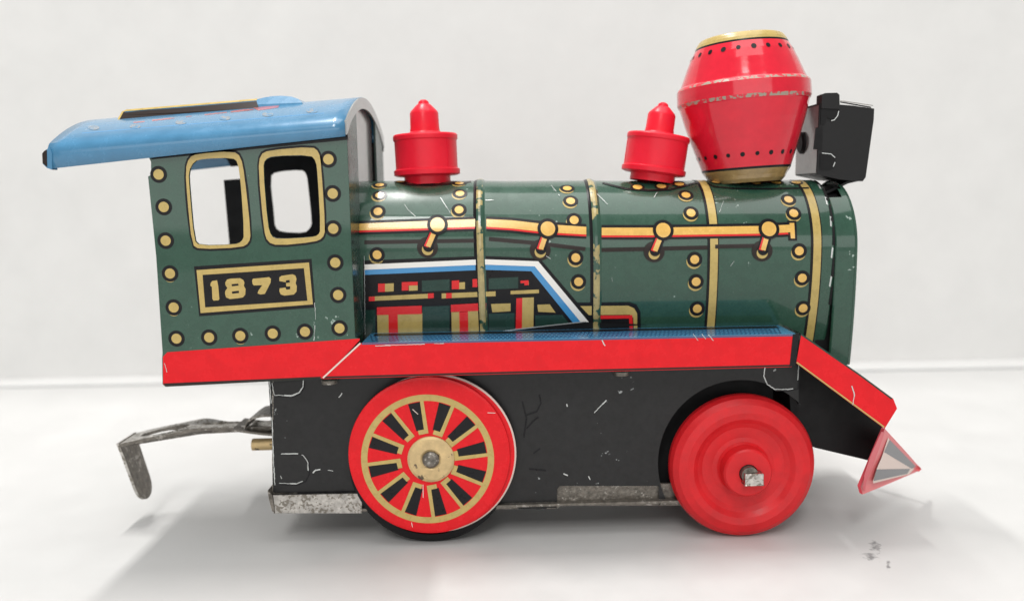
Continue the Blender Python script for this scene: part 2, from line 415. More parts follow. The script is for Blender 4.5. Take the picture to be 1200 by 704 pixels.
# cylinder and valve-gear print under the white and blue line
d5([(95,205),(620,185),(862,196),(1105,480),(1105,545),(95,575)], 'ink', 1)
d5([(100,222),(620,199),(855,208),(1080,478),(1045,478),(840,230),(620,222),(100,245)], 'white_ink', 3)
d5([(100,244),(620,221),(841,229),(1046,478),(1012,482),(825,251),(620,245),(100,267)], 'blue_ink', 2)
for q in ([(350,292),(470,286),(470,335),(350,340)], [(640,282),(768,276),(768,325),(640,330)], [(352,405),(470,400),(470,525),(352,530)],
          [(640,435),(752,432),(752,512),(640,516)], [(842,442),(960,440),(1000,490),(842,500)], [(100,420),(148,418),(148,540),(100,545)]):
    d5(q, 'dark_green', 2)
for q in ([(160,305),(190,304),(190,340),(160,341)], [(263,298),(332,296),(332,312),(292,313),(292,334),(263,335)], [(480,292),(512,290),(512,328),(480,329)],
          [(570,285),(622,283),(622,298),(597,299),(597,319),(570,320)], [(778,292),(813,290),(813,311),(795,312),(795,302),(778,303)],
          [(155,407),(350,400),(350,436),(155,441)], [(205,440),(245,438),(247,540),(207,545)], [(476,396),(629,388),(629,421),(476,428)], [(512,428),(550,426),(552,530),(515,534)],
          [(760,368),(786,367),(784,505),(757,508)], [(455,346),(480,345),(480,367),(455,369)], [(376,347),(402,346),(402,367),(376,369)], [(120,362),(146,360),(146,380),(120,381)]):
    d5(q, 'red_ink', 5)
for q in ([(190,305),(228,303),(228,338),(190,340)], [(294,313),(332,311),(332,334),(294,336)], [(508,300),(537,298),(537,328),(508,329)], [(598,297),(624,296),(624,319),(598,321)],
          [(796,298),(814,297),(814,311),(796,312)], [(122,361),(385,348),(385,368),(122,380)], [(436,347),(670,338),(670,359),(436,369)], [(735,336),(858,330),(858,346),(735,351)],
          [(156,440),(205,438),(207,545),(158,548)], [(245,436),(352,432),(352,536),(247,540)], [(478,429),(513,427),(516,534),(480,537)], [(550,424),(632,420),(632,527),(552,531)],
          [(784,366),(836,364),(834,500),(782,505)], [(650,393),(735,390),(735,424),(656,429)], [(851,396),(905,394),(930,430),(855,427)]):
    d5(q, 'gold', 4)
# pipe right of the stripe
decal(mb, drum, [(672,354.5),(738,354),(746,357),(750.5,365),(751,392),(690,392)], 'ink', 1)
decal(mb, drum, [(680,358.5),(736,358),(743,361),(746.5,367),(747,392),(743,392),(742,372),(738,368.5),(690,369)], 'gold', 3)
decal(mb, drum, [(702,369.5),(741,369),(742,392),(738,392),(737,373),(702,373.5)], 'red_ink', 3)
# worn seam along the running board
decal(mb, drum, [(569,390.5),(640,382),(686,377),(760,380),(690,384.5),(640,387)], 'matt_black', 6, far=False)
decal(mb, drum, stroke([(569,390),(640,381.5),(687,376.5)], 1.0), 'scratch', 7, far=False)
# scratches
scratches(mb, drum, [[(469,232),(478,246),(487,254)], [(516,232),(528,250)], [(646,218),(656,230)], [(848,236),(843,249)],
    [(856,312),(860,306)], [(569,235),(579,235)], [(716,320),(718,330)], [(700,228),(712,240)], [(866,234),(870,226)], [(770,226),(766,232)], [(427,300),(428,392)], [(640,300),(645,303)]], 0.6)
# the crimped joint at the front end
for v in (18, 12.5, 7.5, 2.5, -4, -10):
    mb.fill([[(XB1-0.55, v-1.9), (XB1+0.05, v-2.2), (XB1+0.05, v+2.2), (XB1-0.4, v+1.7)]], drum.near(2), 'matt_black', 0.7)
    mb.fill([[(XB1-0.8, v+2.0), (XB1-0.5, v+1.8), (XB1-0.3, v+3.9), (XB1-0.6, v+4.2)]], drum.near(2), 'scratch', 0.7)
part(mb, 'boiler', weld=False)

# --- smokebox front
mb = MB()
Xf0 = XB1+0.25; Xf1 = P(1006, 340, YC-R).x
zf = Z0 + T*Xf0 - 0.15; Rc = R-0.05
gap = (48, 120)
u_rings(mb, [(Xf0-2.5, R-2.2, 'matt_black'), (Xf1-1.2, R-2.2, 'matt_black')], lambda x: zf, 25, 0.0035)
u_rings(mb, [(Xf0-0.1, R-0.5, 'green', gap), (Xf0, Rc-0.15, 'green', gap), (Xf0+0.2, Rc, 'green', gap), (Xf0+1.6, Rc, 'green', gap), (Xf0+2.8, Rc, 'green', (60, 120)), (Xf0+3.6, Rc, 'green', (69, 111)), (Xf0+4.0, Rc, 'green'), (Xf1-1.0, Rc, 'green'), (Xf1-0.35, Rc-0.25, 'green'), (Xf1, Rc-0.9, 'green')], lambda x: zf, 25, 0.0035)
sec_ = u_section(Xf1, Rc-0.9, zf, 25, tuck=0.0035); mb.add(sec_, [list(range(len(sec_)))], 'green')
mb.lathe([(5, 0, 'gold'), (4.2, 0.6, 'gold'), (0, 0.8, 'gold')], Matrix.Translation((Xf1-0.05, YC, zf)) @ Matrix.Rotation(math.pi/2, 4, 'Y'), 40)
part(mb, 'smokebox_front', weld=False)

# --- cab
Z1 = (30, 90, 2.995); Z3 = (200, 150, 4.695); Z8 = (210, 290, 5.867)
near = Plane(0.0); farw = Plane(2*YC)
mb = MB()
outer = [(169,172),(177,190),(177,205),(173.5,207),(183,300),(190.5,413),(190,420),(190.5,450),(194,453),(380,443.4),(422,397.5),(416,395),(412,300),(409,220),(406,150)]
rw_in = roundp(zo([(100,240),(130,185),(180,170),(340,165),(370,190),(385,300),(405,590),(390,625),(350,640),(160,645),(130,615),(105,330)], *Z3), 1)
fw_in = roundp(zo([(510,220),(520,175),(560,155),(770,150),(800,185),(808,260),(825,560),(810,590),(770,600),(590,610),(555,595),(535,530)], *Z3), 1)
rw_out = roundp(zo([(82,230),(102,162),(150,142),(345,128),(387,158),(407,260),(442,580),(432,632),(390,657),(160,667),(118,642),(93,400)], *Z3), 1)
fw_out = roundp(zo([(483,230),(493,148),(540,123),(780,103),(817,133),(828,200),(852,560),(837,607),(790,627),(590,647),(533,627),(513,560)], *Z3), 1)
def nuv(pts): return [near.uv(*p) for p in pts]
body = [p for p in outer]
mb.sheet([nuv(body), nuv(rw_in), nuv(fw_in)], lambda u, v: (u, 0, v), lambda u, v: (u, 0.45, v), 'green', 'matt_black', 'dark_green')
# far side plate, its openings a little smaller
f_fw = zo([(548,270),(578,242),(720,230),(750,250),(760,330),(780,520),(770,550),(740,577),(610,572),(575,547),(570,480)], *Z3)
body_far = [(164,172),(200,188),(196,205),(168.5,207),(178,300),(186,413)]+outer[6:]
mb.sheet([nuv(body_far), [farw.uv(*p) for p in roundp(f_fw, 1)]], lambda u, v: (u, 2*YC, v), lambda u, v: (u, 2*YC-0.45, v), 'green', 'matt_black', 'dark_green')
def grow(pts, k):
    cx = sum(p[0] for p in pts)/len(pts); cy = sum(p[1] for p in pts)/len(pts)
    out = []
    for x, y in pts:
        d = math.hypot(x-cx, y-cy); out.append((x+(x-cx)/d*k, y+(y-cy)/d*k))
    return out
for o_, i_ in ((rw_out, rw_in), (fw_out, fw_in)):
    decal(mb, near, grow(o_, 2.6), 'ink', 1, holes=[grow(i_, 0.2)], far=False); decal(mb, near, o_, 'gold', 2, holes=[grow(i_, 0.3)], far=False)
# shade line under the eaves is real shade; the print has a black top band
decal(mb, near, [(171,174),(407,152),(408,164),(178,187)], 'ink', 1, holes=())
# red skirt with its grey lower edge
decal(mb, near, [(191,418),(196,412.5),(421.5,396.5),(421.5,398.5),(380,443),(195,452.4),(191.2,450)], 'red', 1)
decal(mb, near, [(191,449),(376,441),(376,443.4),(195,452.6)], 'brown_ink', 2)
rv = zo([(467,343),(485,457),(492,575)], *Z1) + zo([(257,150),(273,297),(285,432)], 130, 280, 3.706)
rv += zo([(427,427),(562,420),(703,410),(843,402),(993,387),(987,243)], 130, 280, 3.706) + zo([(1063,290),(1078,410),(1080,533),(1087,652)], *Z1)
for p in rv:
    fr = p[0] > 195 or p[1] > 300
    dot(mb, near, p, 1.62, 'ink', 1, far=fr); dot(mb, near, p, 1.0, 'gold', 2, far=fr)
for p in zo([(562,420), (257,150), (273,297)], 130, 280, 3.706):
    dot(mb, near, (p[0], p[1]+3.2), 1.2, 'gold', 0.6, far=False)
# number plate
def d8(pts, m, lay, **k): decal(mb, near, zo(pts, *Z8), m, lay, **k)
d8([(102,130),(910,78),(936,412),(138,472)], 'ink', 1); d8([(120,155),(893,103),(920,390),(148,450)], 'gold', 2); d8([(162,188),(858,142),(882,365),(180,410)], 'ink', 3)
digits = [([(218,243),(228,230),(262,224),(270,262),(278,352),(272,362),(238,364),(230,352),(226,270),(216,262)], []),
  ([(318,240),(330,220),(355,213),(420,210),(442,222),(450,240),(446,262),(458,285),(456,322),(440,342),(405,348),(350,353),(324,342),(317,318),(318,300),(332,277),(320,258)],
   [[(362,251),(408,247),(410,261),(364,266)], [(364,301),(412,296),(413,312),(366,317)]]),
  ([(503,227),(508,214),(620,203),(632,215),(630,240),(600,300),(590,318),(560,322),(540,314),(545,298),(572,258),(515,260),(506,250)], []),
  ([(690,230),(690,205),(705,194),(780,183),(800,192),(808,215),(802,245),(810,265),(808,302),(790,322),(725,330),(700,322),(690,300),(692,280),(732,274),(738,289),(764,286),(765,266),(738,267),(735,244),(762,240),(760,222),(736,225),(734,238)], [])]
mid = near.uv(*zo([(520,280)], *Z8)[0])[0]
for o_, hs in digits:
    d8(o_, 'gold', 4, far=False, holes=[zo(h, *Z8) for h in hs])
    uv = [near.uv(*p) for p in zo(o_, *Z8)]
    mb.fill([[(2*mid-u, v) for u, v in uv]], near.far(4), 'gold')
scratches(mb, near, [zo([(885,275),(890,340),(882,440)], 130, 280, 3.706), [(193,425),(196,436)]], 0.8)
# front: turned-in flanges, recessed end panel, arched top
_e0 = near.uv(406,150); _e1 = near.uv(416,395)
xed = lambda v: _e0[0]+(_e1[0]-_e0[0])*(v-_e0[1])/(_e1[1]-_e0[1])
Xcf = P(409, 300, 0).x
zt = lambda Y: P(405, 143, -1).z + 7.2*(1-((Y-YC)/23.5)**2) - 0.9
zb_ = P(416, 398, 0).z
for y0, y1 in ((0.12, 10.5), (2*YC-10.5, 2*YC-0.12)):
    lp = [(y0, zb_), (y1, zb_)] + [(y1+(y0-y1)*k/8, zt(y1+(y0-y1)*k/8)) for k in range(9)]
    mb.sheet([lp], lambda u, v: (xed(v)+0.05, u, v), lambda u, v: (xed(v)-0.4, u, v), 'dark_green', 'matt_black', 'dark_green')
lp = [(9.5, zb_), (2*YC-9.5, zb_)] + [(2*YC-9.5-(2*YC-19)*k/16, zt(2*YC-9.5-(2*YC-19)*k/16)-0.4) for k in range(17)]
mb.sheet([lp], lambda u, v: (xed(v)-1.0, u, v), lambda u, v: (xed(v)-1.4, u, v), 'panel_grey', 'matt_black', 'matt_black')  # white glare on the end panel is put into its grey
# floor of the cab
xl = P(192, 430, 0).x
mb.box((xl+1, 0.5, P(300,436,0).z), (Xcf-1, 2*YC-0.5, P(300,433,0).z), 'matt_black')
cab = part(mb, 'cab', weld=False)
# --- cab roof
cr, cf = P(56, 172, -1), P(404, 143, -1)
br, bf = P(57, 198, -1), P(401, 160, -1)
RISE = 6.7
def arch(Y): return RISE*(1-((Y-YC)/23.5)**2)
def roof_z(X, Y): k = (X-cr.x)/(cf.x-cr.x); return cr.z+(cf.z-cr.z)*k + arch(Y)
def roof_hit(px, py):
    d = ray(px, py); y = -1.0
    while y < 40:
        p = EYE+d*((y-EYE.y)/d.y)
        if roof_z(p.x, y) > p.z: break
        y += 0.05
    return (p.x, y)
class Roof:
    cut = 0.8
    def uv(s, px, py): return roof_hit(px, py)
    def near(s, lay): return lambda u, v: (u, v, roof_z(u, v)+0.25+LAY*lay)
    def far(s, lay): return lambda u, v: (u, 2*YC-v, roof_z(u, v)+0.25+LAY*lay)
roofs = Roof()
mb = MB()
secs = []
NX = 24
for i in range(NX+1):
    k = i/NX; x = cr.x+(cf.x-cr.x)*k; zc_ = cr.z+(cf.z-cr.z)*k; zl = br.z+(bf.z-br.z)*k
    half = [(-1.0, zl), (-1.0, zc_-1.1), (-0.93, zc_-0.55), (-0.65, zc_-0.08)]
    n = 26
    mid_ = [(-0.2+(47-1.6)*0+ (45.4)*j/n, 0) for j in range(n+1)]
    sec = half + [(y, zc_+arch(y)) for y, _ in mid_]
    sec += [(2*YC-y, z) for y, z in half[::-1]]
    secs.append([(x, y, z) for y, z in sec])
ns = len(secs[0])
vv = [p for s_ in secs for p in s_]
mb.add(vv, [[i*ns+j, i*ns+j+1, (i+1)*ns+j+1, (i+1)*ns+j] for i in range(NX) for j in range(ns-1)], 'blue', True)
roof = part(mb, 'roof', solid=0.5, angle=50)
mb = MB(); rp = Plane(-1.3)                    # rolled hem at the back edge
hp = [rp.uv(*p) for p in [(50,180),(52,177),(58,173),(61,180),(61,199),(55,197),(50,192)]]
mb.sheet([hp], lambda u, v: (u, -1.3, v), lambda u, v: (u, 0.6, v), 'blue')
decal(mb, rp, [(49.5,180),(52,177),(55,175.5),(55.5,196),(50,191.5)], 'brown_ink', 1, far=False)
part(mb, 'roof_hem', parent=roof, weld=False)
# its print
mb = MB()
for p in zo([(240,185),(385,180),(545,166),(700,151),(850,138),(1005,126)], *Z1):
    decal(mb, roofs, circ(p, 6.5, 20, 2.6), 'pale_gold', 2)
for q_ in rough([(143,147),(220,138.5),(297,130)], 1.6, 0.75): decal(mb, roofs, q_, 'roof_red', 1)
decal(mb, roofs, stroke([(96,158),(380,134.5)], 0.8), 'blue_ink', 1)
decal(mb, roofs, [(296,128),(328,124.5),(326,128),(303,131.5)], 'roof_red', 1)
part(mb, 'roof_print', parent=roof, weld=False)
# raised clerestory on the ridge
vy = lambda v, u: 11.5 + 1.1*max(0, v-roof_z(u, 11.5))
class Vent(Plane):
    def near(s, lay): return lambda u, v: (u, vy(v, u)-LAY*lay, v+0.02)
    def far(s, lay): return lambda u, v: (u, 2*YC-vy(v, u)+LAY*lay, v+0.02)
mb = MB(); pv = Vent(11.5)
lp = [pv.uv(*p) for p in [(137,146),(137,130),(140,127.5),(297,114.8),(305,112.5),(313,111.0),(325,110.4),(338,111.8),(347,115),(353,120),(352,130)]]
mb.sheet([lp], lambda u, v: (u, vy(v, u), v), lambda u, v: (u, 2*YC-vy(v, u), v), 'blue', 'blue', 'blue')
decal(mb, pv, [(138.5,145),(138.5,131),(297,117.5),(303,127),(296,132)], 'brown_ink', 1)
decal(mb, pv, stroke([(138,146),(138,130),(141,128.3),(297,115.3)], 2.4), 'gold', 2)
part(mb, 'roof_vent', parent=roof, bevel=0.0, weld=False)
# front rim of the roof
mb = MB()
lp = [(-0.9+46.8*k/32, roof_z(cf.x, -0.9+46.8*k/32)+0.15) for k in range(33)]
lo = [(y, z-2.3 if 3 < y < 42 else z-2.6) for y, z in lp][::-1]
mb.sheet([lp+lo], lambda u, v: (cf.x+0.3, u, v), lambda u, v: (cf.x-0.1, u, v), 'panel_grey')
part(mb, 'roof_rim', parent=roof, weld=False)

# --- running board with red flange and sloping front apron
mb = MB()
t_out = [P(424,401.5,0), P(934,391.5,0)]
bz = lambda x: t_out[0].z + (t_out[1].z-t_out[0].z)*(x-t_out[0].x)/(t_out[1].x-t_out[0].x)
x0, x1 = t_out[0].x, t_out[1].x
fl = [(424,401.5),(640,397.5),(934,391.5),(927,429.5),(640,436.5),(378,443.5)]
mb.sheet([[near.uv(*p) for p in fl]], lambda u, v: (u, -0.25, v), lambda u, v: (u, 0.2, v), 'red', 'matt_black', 'bare_metal')
mb.sheet([[near.uv(*p) for p in fl]], lambda u, v: (u, 2*YC+0.25, v), lambda u, v: (u, 2*YC-0.2, v), 'red', 'matt_black', 'bare_metal')
mb.add([(x0, -0.25, bz(x0)), (x1, -0.25, bz(x1)), (x1, 2*YC+0.25, bz(x1)), (x0, 2*YC+0.25, bz(x0)),
        (x0, -0.25, bz(x0)-0.35), (x1, -0.25, bz(x1)-0.35), (x1, 2*YC+0.25, bz(x1)-0.35), (x0, 2*YC+0.25, bz(x0)-0.35)],
       [(0,1,2,3),(4,5,6,7),(1,2,6,5),(3,0,4,7)], 'blue')
# dark tread pattern on the board, grey wear along its lower edge
for sd in (0, 1):
    Yf = (lambda y: y) if sd == 0 else (lambda y: 2*YC-y)
    n = 95
    for k in range(n):
        xx = x0+2+(x1-x0-4)*k/n
        for a in (1, -1):
            ya, yb2 = 1.0, YC-R-0.3
            dx = a*1.6
            q = [(xx-0.16, Yf(ya)), (xx+0.16, Yf(ya)), (xx+0.16+dx, Yf(yb2)), (xx-0.16+dx, Yf(yb2))]
            mb.add([(p[0], p[1], bz(p[0])+0.03+0.01*(a > 0)) for p in q], [(0,1,2,3)], 'dark_blue_ink')
class Fl(Plane):
    def near(s, lay): return lambda u, v: (u, -0.25-LAY*lay, v)
    def far(s, lay): return lambda u, v: (u, 2*YC+0.25+LAY*lay, v)
flp = Fl(-0.25)
decal(mb, flp, [(378,443.2),(640,436.2),(927,429.2),(927.4,427),(640,434),(381,441)], 'brown_ink', 1)
for sd in (1, -1):
    ya, yb2 = (YC-R-1.0, YC-R+1.5) if sd > 0 else (YC+R-1.5, YC+R+1.0)
    mb.add([(x0+1, ya, bz(x0+1)+0.06), (x1-1, ya, bz(x1-1)+0.06), (x1-1, yb2, bz(x1-1)+0.06), (x0+1, yb2, bz(x0+1)+0.06)], [(0,1,2,3)], 'ink')
decal(mb, flp, stroke([(422.5,401.8),(378.5,442.6)], 1.9), 'pale_ink', 2)
decal(mb, flp, [(424,402),(934,392),(933.8,393.6),(640,399.4),(424,403.6)], 'dark_blue_ink', 1)
scratches(mb, flp, [[(812,391),(818,399)], [(822,391),(827,397)], [(830,392),(836,399)], [(705,398),(709,405)], [(440,405),(520,402)]], 1.1)
# black joint and sloping part
decal(mb, flp, [(929,391.5),(937,390),(932,427),(925,430)], 'ink', 2)
sl = [(938.5,390.5),(1008,438.5),(1046,466.5),(1050.5,478),(1036,501.5),(932.5,425)]
mb.sheet([[near.uv(*p) for p in sl]], lambda u, v: (u, -0.3, v), lambda u, v: (u, 0.2, v), 'red', 'matt_black', 'bare_metal')
mb.sheet([[near.uv(*p) for p in sl]], lambda u, v: (u, 2*YC+0.3, v), lambda u, v: (u, 2*YC-0.2, v), 'red', 'matt_black', 'bare_metal')
tp = [near.uv(*p) for p in sl[:4]]
mb.add([(u, y, v) for y in (-0.3, 2*YC+0.3) for u, v in tp], [(0,1,5,4),(1,2,6,5),(2,3,7,6)], 'green')
decal(mb, flp, stroke([(938.5,391.5),(1008,439.5),(1045,467)], 1.8), 'dark_green', 3)
decal(mb, flp, stroke([(933.5,424.3),(1036,500)], 1.6), 'gold', 3)
scratches(mb, flp, [[(998,452),(1001,462),(999,474)]], 1.2)
part(mb, 'running_board', weld=False)

# --- pilot: dark body under the apron, pointed cowcatcher
mb = MB(); pp = Plane(9.0)
pb = [(920,410),(940,412),(1036,497),(1017,539),(956,524.5),(930,516)]
mb.sheet([[pp.uv(*p) for p in pb]], lambda u, v: (u, 9.0, v), lambda u, v: (u, 2*YC-9.0, v), 'matt_black')
pil = part(mb, 'pilot', weld=False)
mb = MB()
A, B, N_ = P(1037,502,1.5), P(1011,579,1.5), P(1081,550,YC)
Bq = P(1008.5,570,1.5)
def tri_pt(a, b):                             # face coordinates: a along A->B, b towards the nose
    e = A.lerp(B, a); return e.lerp(N_, b)
nrm = (B-A).cross(N_-A).normalized()
if nrm.y > 0: nrm = -nrm
def mir(p): return Vector((p.x, 2*YC-p.y, p.z))
ns_ = 10
A2 = mir(A); B2 = A2.lerp(mir(B), 0.4)
rim = [A, tri_pt(0, 0.5), tri_pt(0.06, 0.90), tri_pt(0.2, 0.965), tri_pt(0.5, 0.99), tri_pt(0.8, 0.965), tri_pt(0.94, 0.90), tri_pt(1, 0.5), B, Bq]
bk = [p-nrm*0.7 for p in rim]
mb.add(rim+bk, [list(range(len(rim)))], 'pink_ink')
mb.add(rim+bk, [list(range(len(rim), 2*len(rim)))]+[[i, (i+1) % len(rim), len(rim)+(i+1) % len(rim), len(rim)+i] for i in range(len(rim))], 'rose_ink')
far_rim = [A2, B2, tri_pt(0.8, 0.88), tri_pt(0.5, 0.90), tri_pt(0.2, 0.88)]
mb.add(far_rim+[p+Vector((0.3, -0.6, 0)) for p in far_rim], [list(range(5)), list(range(5, 10))]+[[i, (i+1) % 5, 5+(i+1) % 5, 5+i] for i in range(5)], 'pink_ink')
def fc(q, m, l):
    pts = []
    for px, py in q:                          # onto the slanted face
        d = ray(px, py); k = (A-EYE).dot(nrm)/d.dot(nrm); pts.append(EYE+d*k+nrm*0.04*l)
    mb.add(pts, [list(range(len(pts)))], m)
fc(zo([(452,458),(432,520),(414,562),(402,602),(404,608),(522,578),(538,560)], 880, 350, 2.817), 'pale_ink', 1)
fc(zo([(441,440),(428,478),(398,560),(380,606),(376,634),(368,628),(374,580),(395,515),(430,438)], 880, 350, 2.817), 'rose_ink', 1)
fc(zo([(457,464),(439,505),(530,560),(543,552)], 880, 350, 2.817), 'grey_ink', 2)
fc(zo([(414,562),(404,600),(515,576),(525,560)], 880, 350, 2.817), 'grey_ink', 2)
part(mb, 'cowcatcher', parent=pil, weld=False)

# --- chassis
mb = MB(); ps = Plane(6.5)
FW = (869, 543)
arc = [(FW[0]+98*math.cos(R_(a)), FW[1]+98*math.sin(R_(a))) for a in range(-45, -206, -5)]
side = [(318,438),(936,424),(936,474)] + arc + [(772,592),(772,569),(656,569),(653,573),(652.5,596),(608,596),(604,592),(500,592),(420,592),(420,578),(319.5,579)]
for sgn in (0, 1):
    fa = (lambda u, v: (u, 6.5, v)) if sgn == 0 else (lambda u, v: (u, 2*YC-6.5, v))
    fb = (lambda u, v: (u, 7.0, v)) if sgn == 0 else (lambda u, v: (u, 2*YC-7.0, v))
    mb.sheet([[ps.uv(*p) for p in side]], fa, fb, 'black_tin', 'matt_black', 'dull_metal')
# rear end plate, inner motor block, top
xr = ps.uv(319, 500)[0]; zt_ = ps.uv(319, 440)[1]; zb2 = ps.uv(319, 578)[1]
mb.box((xr-0.2, 6.6, zb2), (xr+0.3, 2*YC-6.6, zt_), 'black_tin')
xe = ps.uv(932, 500)[0]
mb.box((xr+4, 12, 6.5), (xe-3, 2*YC-12, zt_-1), 'matt_black')
mb.box((xr+1, 7.1, zt_-2.5), (xe, 2*YC-7.1, zt_-1.2), 'matt_black')
# folded tabs: outlines rubbed to bare tin
def tab(pts, wd=1.4, fill=True):
    if fill: decal(mb, ps, pts, 'black_tin', 3, far=False)
    for q in rough(pts, wd, 0.8): decal(mb, ps, q, 'scratch', 4, far=False)
    decal(mb, ps, stroke([(x+1.3, y+1.4) for x, y in pts], 1.6), 'ink', 2, far=False)
tab(zo([(830,90),(828,115),(812,140),(785,152),(710,150),(700,100)], 120, 420, 3.52))
tab(zo([(722,392),(800,390),(830,398),(848,425),(850,470),(835,500),(800,515),(730,512)], 120, 420, 3.52))
tab(zo([(752,28),(748,60),(760,88),(785,105),(830,105),(862,100),(868,20)], 640, 420, 2.934))
scratches(mb, ps, [zo(q, 120, 420, 3.52) for q in ([(868,470),(880,459),(900,456)], [(930,458),(952,463)], [(735,482),(740,495)], [(975,160),(990,142)], [(690,90),(700,240),(705,380),(712,520)])], 1.3)
scratches(mb, ps, [zo(q, 640, 420, 2.934) for q in ([(165,185),(207,142)], [(70,155),(73,165)], [(60,395),(75,400)], [(145,403),(152,415)])], 1.5)
for q in ([(632,462),(634,472),(629,482),(617,486)], [(631,488),(624,494),(617,502)], [(633,525),(625,531)], [(620,549),(640,551)], [(612,470),(617,490),(614,512)]):
    decal(mb, ps, stroke(roundp(q, 1) if False else q, 1.8), 'ink', 3, far=False)
for ln in ([(608,595),(652,595)], [(656,569.5),(770,569.5)], [(320,577.5),(418,576.5)], [(320,445),(319.5,576)]):
    for q in rough(ln, 1.1, 0.45): decal(mb, ps, q, 'dull_metal', 2, far=False)
# solder blob below the board
for p in ((728,434.5),(386,444.5)):
    c = P(*p, 4.5); mb.lathe([(1.6, -0.8, 'dull_metal'), (1.7, 0, 'dull_metal'), (1.1, 0.7, 'dull_metal'), (0, 1.0, 'dull_metal')], Matrix.Translation(c), 12)
chassis = part(mb, 'chassis', weld=False)
# bottom plate with turned-up bare edges
mb = MB()
pe = Plane(5.2)
def edge_strip(pts, Y, m):
    q = [Plane(Y).uv(*p) for p in pts]
    mb.sheet([q], lambda u, v: (u, Y, v), lambda u, v: (u, Y+0.6, v), m)
    mb.sheet([q], lambda u, v: (u, 2*YC-Y, v), lambda u, v: (u, 2*YC-Y-0.6, v), m)
edge_strip([(320,580),(424,578),(424,601),(322.5,601)], 5.2, 'bare_metal')
edge_strip([(424,590),(655,588),(655,595),(424,599)], 7.2, 'dull_metal')
edge_strip([(650,568),(800,566),(800,592),(650,592)], 7.4, 'dull_metal')
zq = pe.uv(400, 600)[1]
xe2 = pe.uv(800, 592)[0]; xs2 = pe.uv(320, 600)[0]
mb.box((xs2+0.1, 5.3, zq+0.1), (xe2, 2*YC-5.3, zq+0.6), 'dull_metal')
k0 = [pe.uv(*p) for p in [(314,574),(319,579),(322.5,600),(319,598),(315,582)]]
mb.sheet([k0], lambda u, v: (u, 5.0, v), lambda u, v: (u, 2*YC-5.0, v), 'dull_metal')
part(mb, 'base_plate', parent=chassis, weld=False)

# --- coupler: flat hook with an eye, bent down at its end
mb = MB()
zk = P(280, 497, YC).z
def cz(x): return zk
xk = [P(318,497,YC).x, P(262,497,YC).x, P(232,499,YC).x, P(200,501,YC).x, P(150,515,YC).x]
def strip_pts():
    pts = []
    return pts
# outline in plan (x, y) about the centre line; the eye end is wider and slopes down
zfun = lambda x: zk + (0.0 if x > xk[2] else -2.6*((xk[2]-x)/(xk[2]-xk[4]))**1.4) + (0.5*math.exp(-((x-xk[2]-1)/3.5)**2))
wid = lambda x: 2.6 + 2.1*max(0, min(1, (xk[1]-x)/7.0)) - 0.3*max(0, min(1, (xk[3]-x)/8))
xsn = [xk[0]+4 + (xk[4]-xk[0]-4)*k/40 for k in range(41)]
out_ = [(x, YC-wid(x)) for x in xsn] + [(x, YC+wid(x)) for x in xsn[::-1]]
ex = (xk[2]+xk[4])/2+0.6
eye_ = [(ex+5.6*math.cos(2*math.pi*k/30), YC+2.6*math.sin(2*math.pi*k/30)) for k in range(30)]
mb.sheet([out_, eye_], lambda u, v: (u, v, zfun(u)), lambda u, v: (u, v, zfun(u)-0.75), 'bare_metal', 'dull_metal', 'dull_metal')
# bent-down tongue
top = Vector((xk[4], YC, zfun(xk[4])-0.1)); end = P(174, 583, YC); end.y = YC
axd = (end-top); Lt = axd.length; axd.normalize()
lp = [(-4.3, -0.3)] + [(-4.0, Lt*0.2), (-3.8, Lt-4)] + [(-3.8*math.cos(R_(a)), Lt-3.8+3.8*math.sin(R_(a))) for a in range(0, 181, 20)] + [(3.8, Lt-4), (4.0, Lt*0.2), (4.3, -0.3)]
nx = Vector((axd.z, 0, -axd.x))
mb.sheet([lp], lambda u, v: top+Vector((0, u, 0))+axd*v, lambda u, v: top+Vector((0, u, 0))+axd*v+nx*0.6, 'dull_metal', 'dull_metal', 'bare_metal')
coup = part(mb, 'coupler', weld=False)
mb = MB()
c = P(318, 520, 20)
mb.lathe([(0, -0.2, 'brass'), (1.35, -0.2, 'brass'), (1.35, 6, 'brass')], Matrix.Translation(c+Vector((-4, 0, 0))) @ Matrix.Rotation(math.pi/2, 4, 'Y'), 20)
for pts in ([(286,503),(290,495),(297,490.5),(308,488.5),(322,488)], [(272,505),(290,507.5),(305,509.5),(322,511)]):
    q = [P(x, y, 18.0) for x, y in pts]       # dark clip that holds the hook
    up = [p+Vector((0, 0, 0.5)) for p in q]; n = len(q)
    fr = q+up; bk = [p+Vector((0, 9, 0)) for p in fr]
    mb.add(fr+bk, [[i, i+1, n+i+1, n+i] for i in range(n-1)]+[[2*n+i, 2*n+i+1, 3*n+i+1, 3*n+i] for i in range(n-1)]+[[i, i+1, 2*n+i+1, 2*n+i] for i in range(n-1)]+[[n+i, n+i+1, 3*n+i+1, 3*n+i] for i in range(n-1)]+[[0, n, 3*n, 2*n]], 'dull_metal')
part(mb, 'coupler_pin', parent=coup, weld=False)

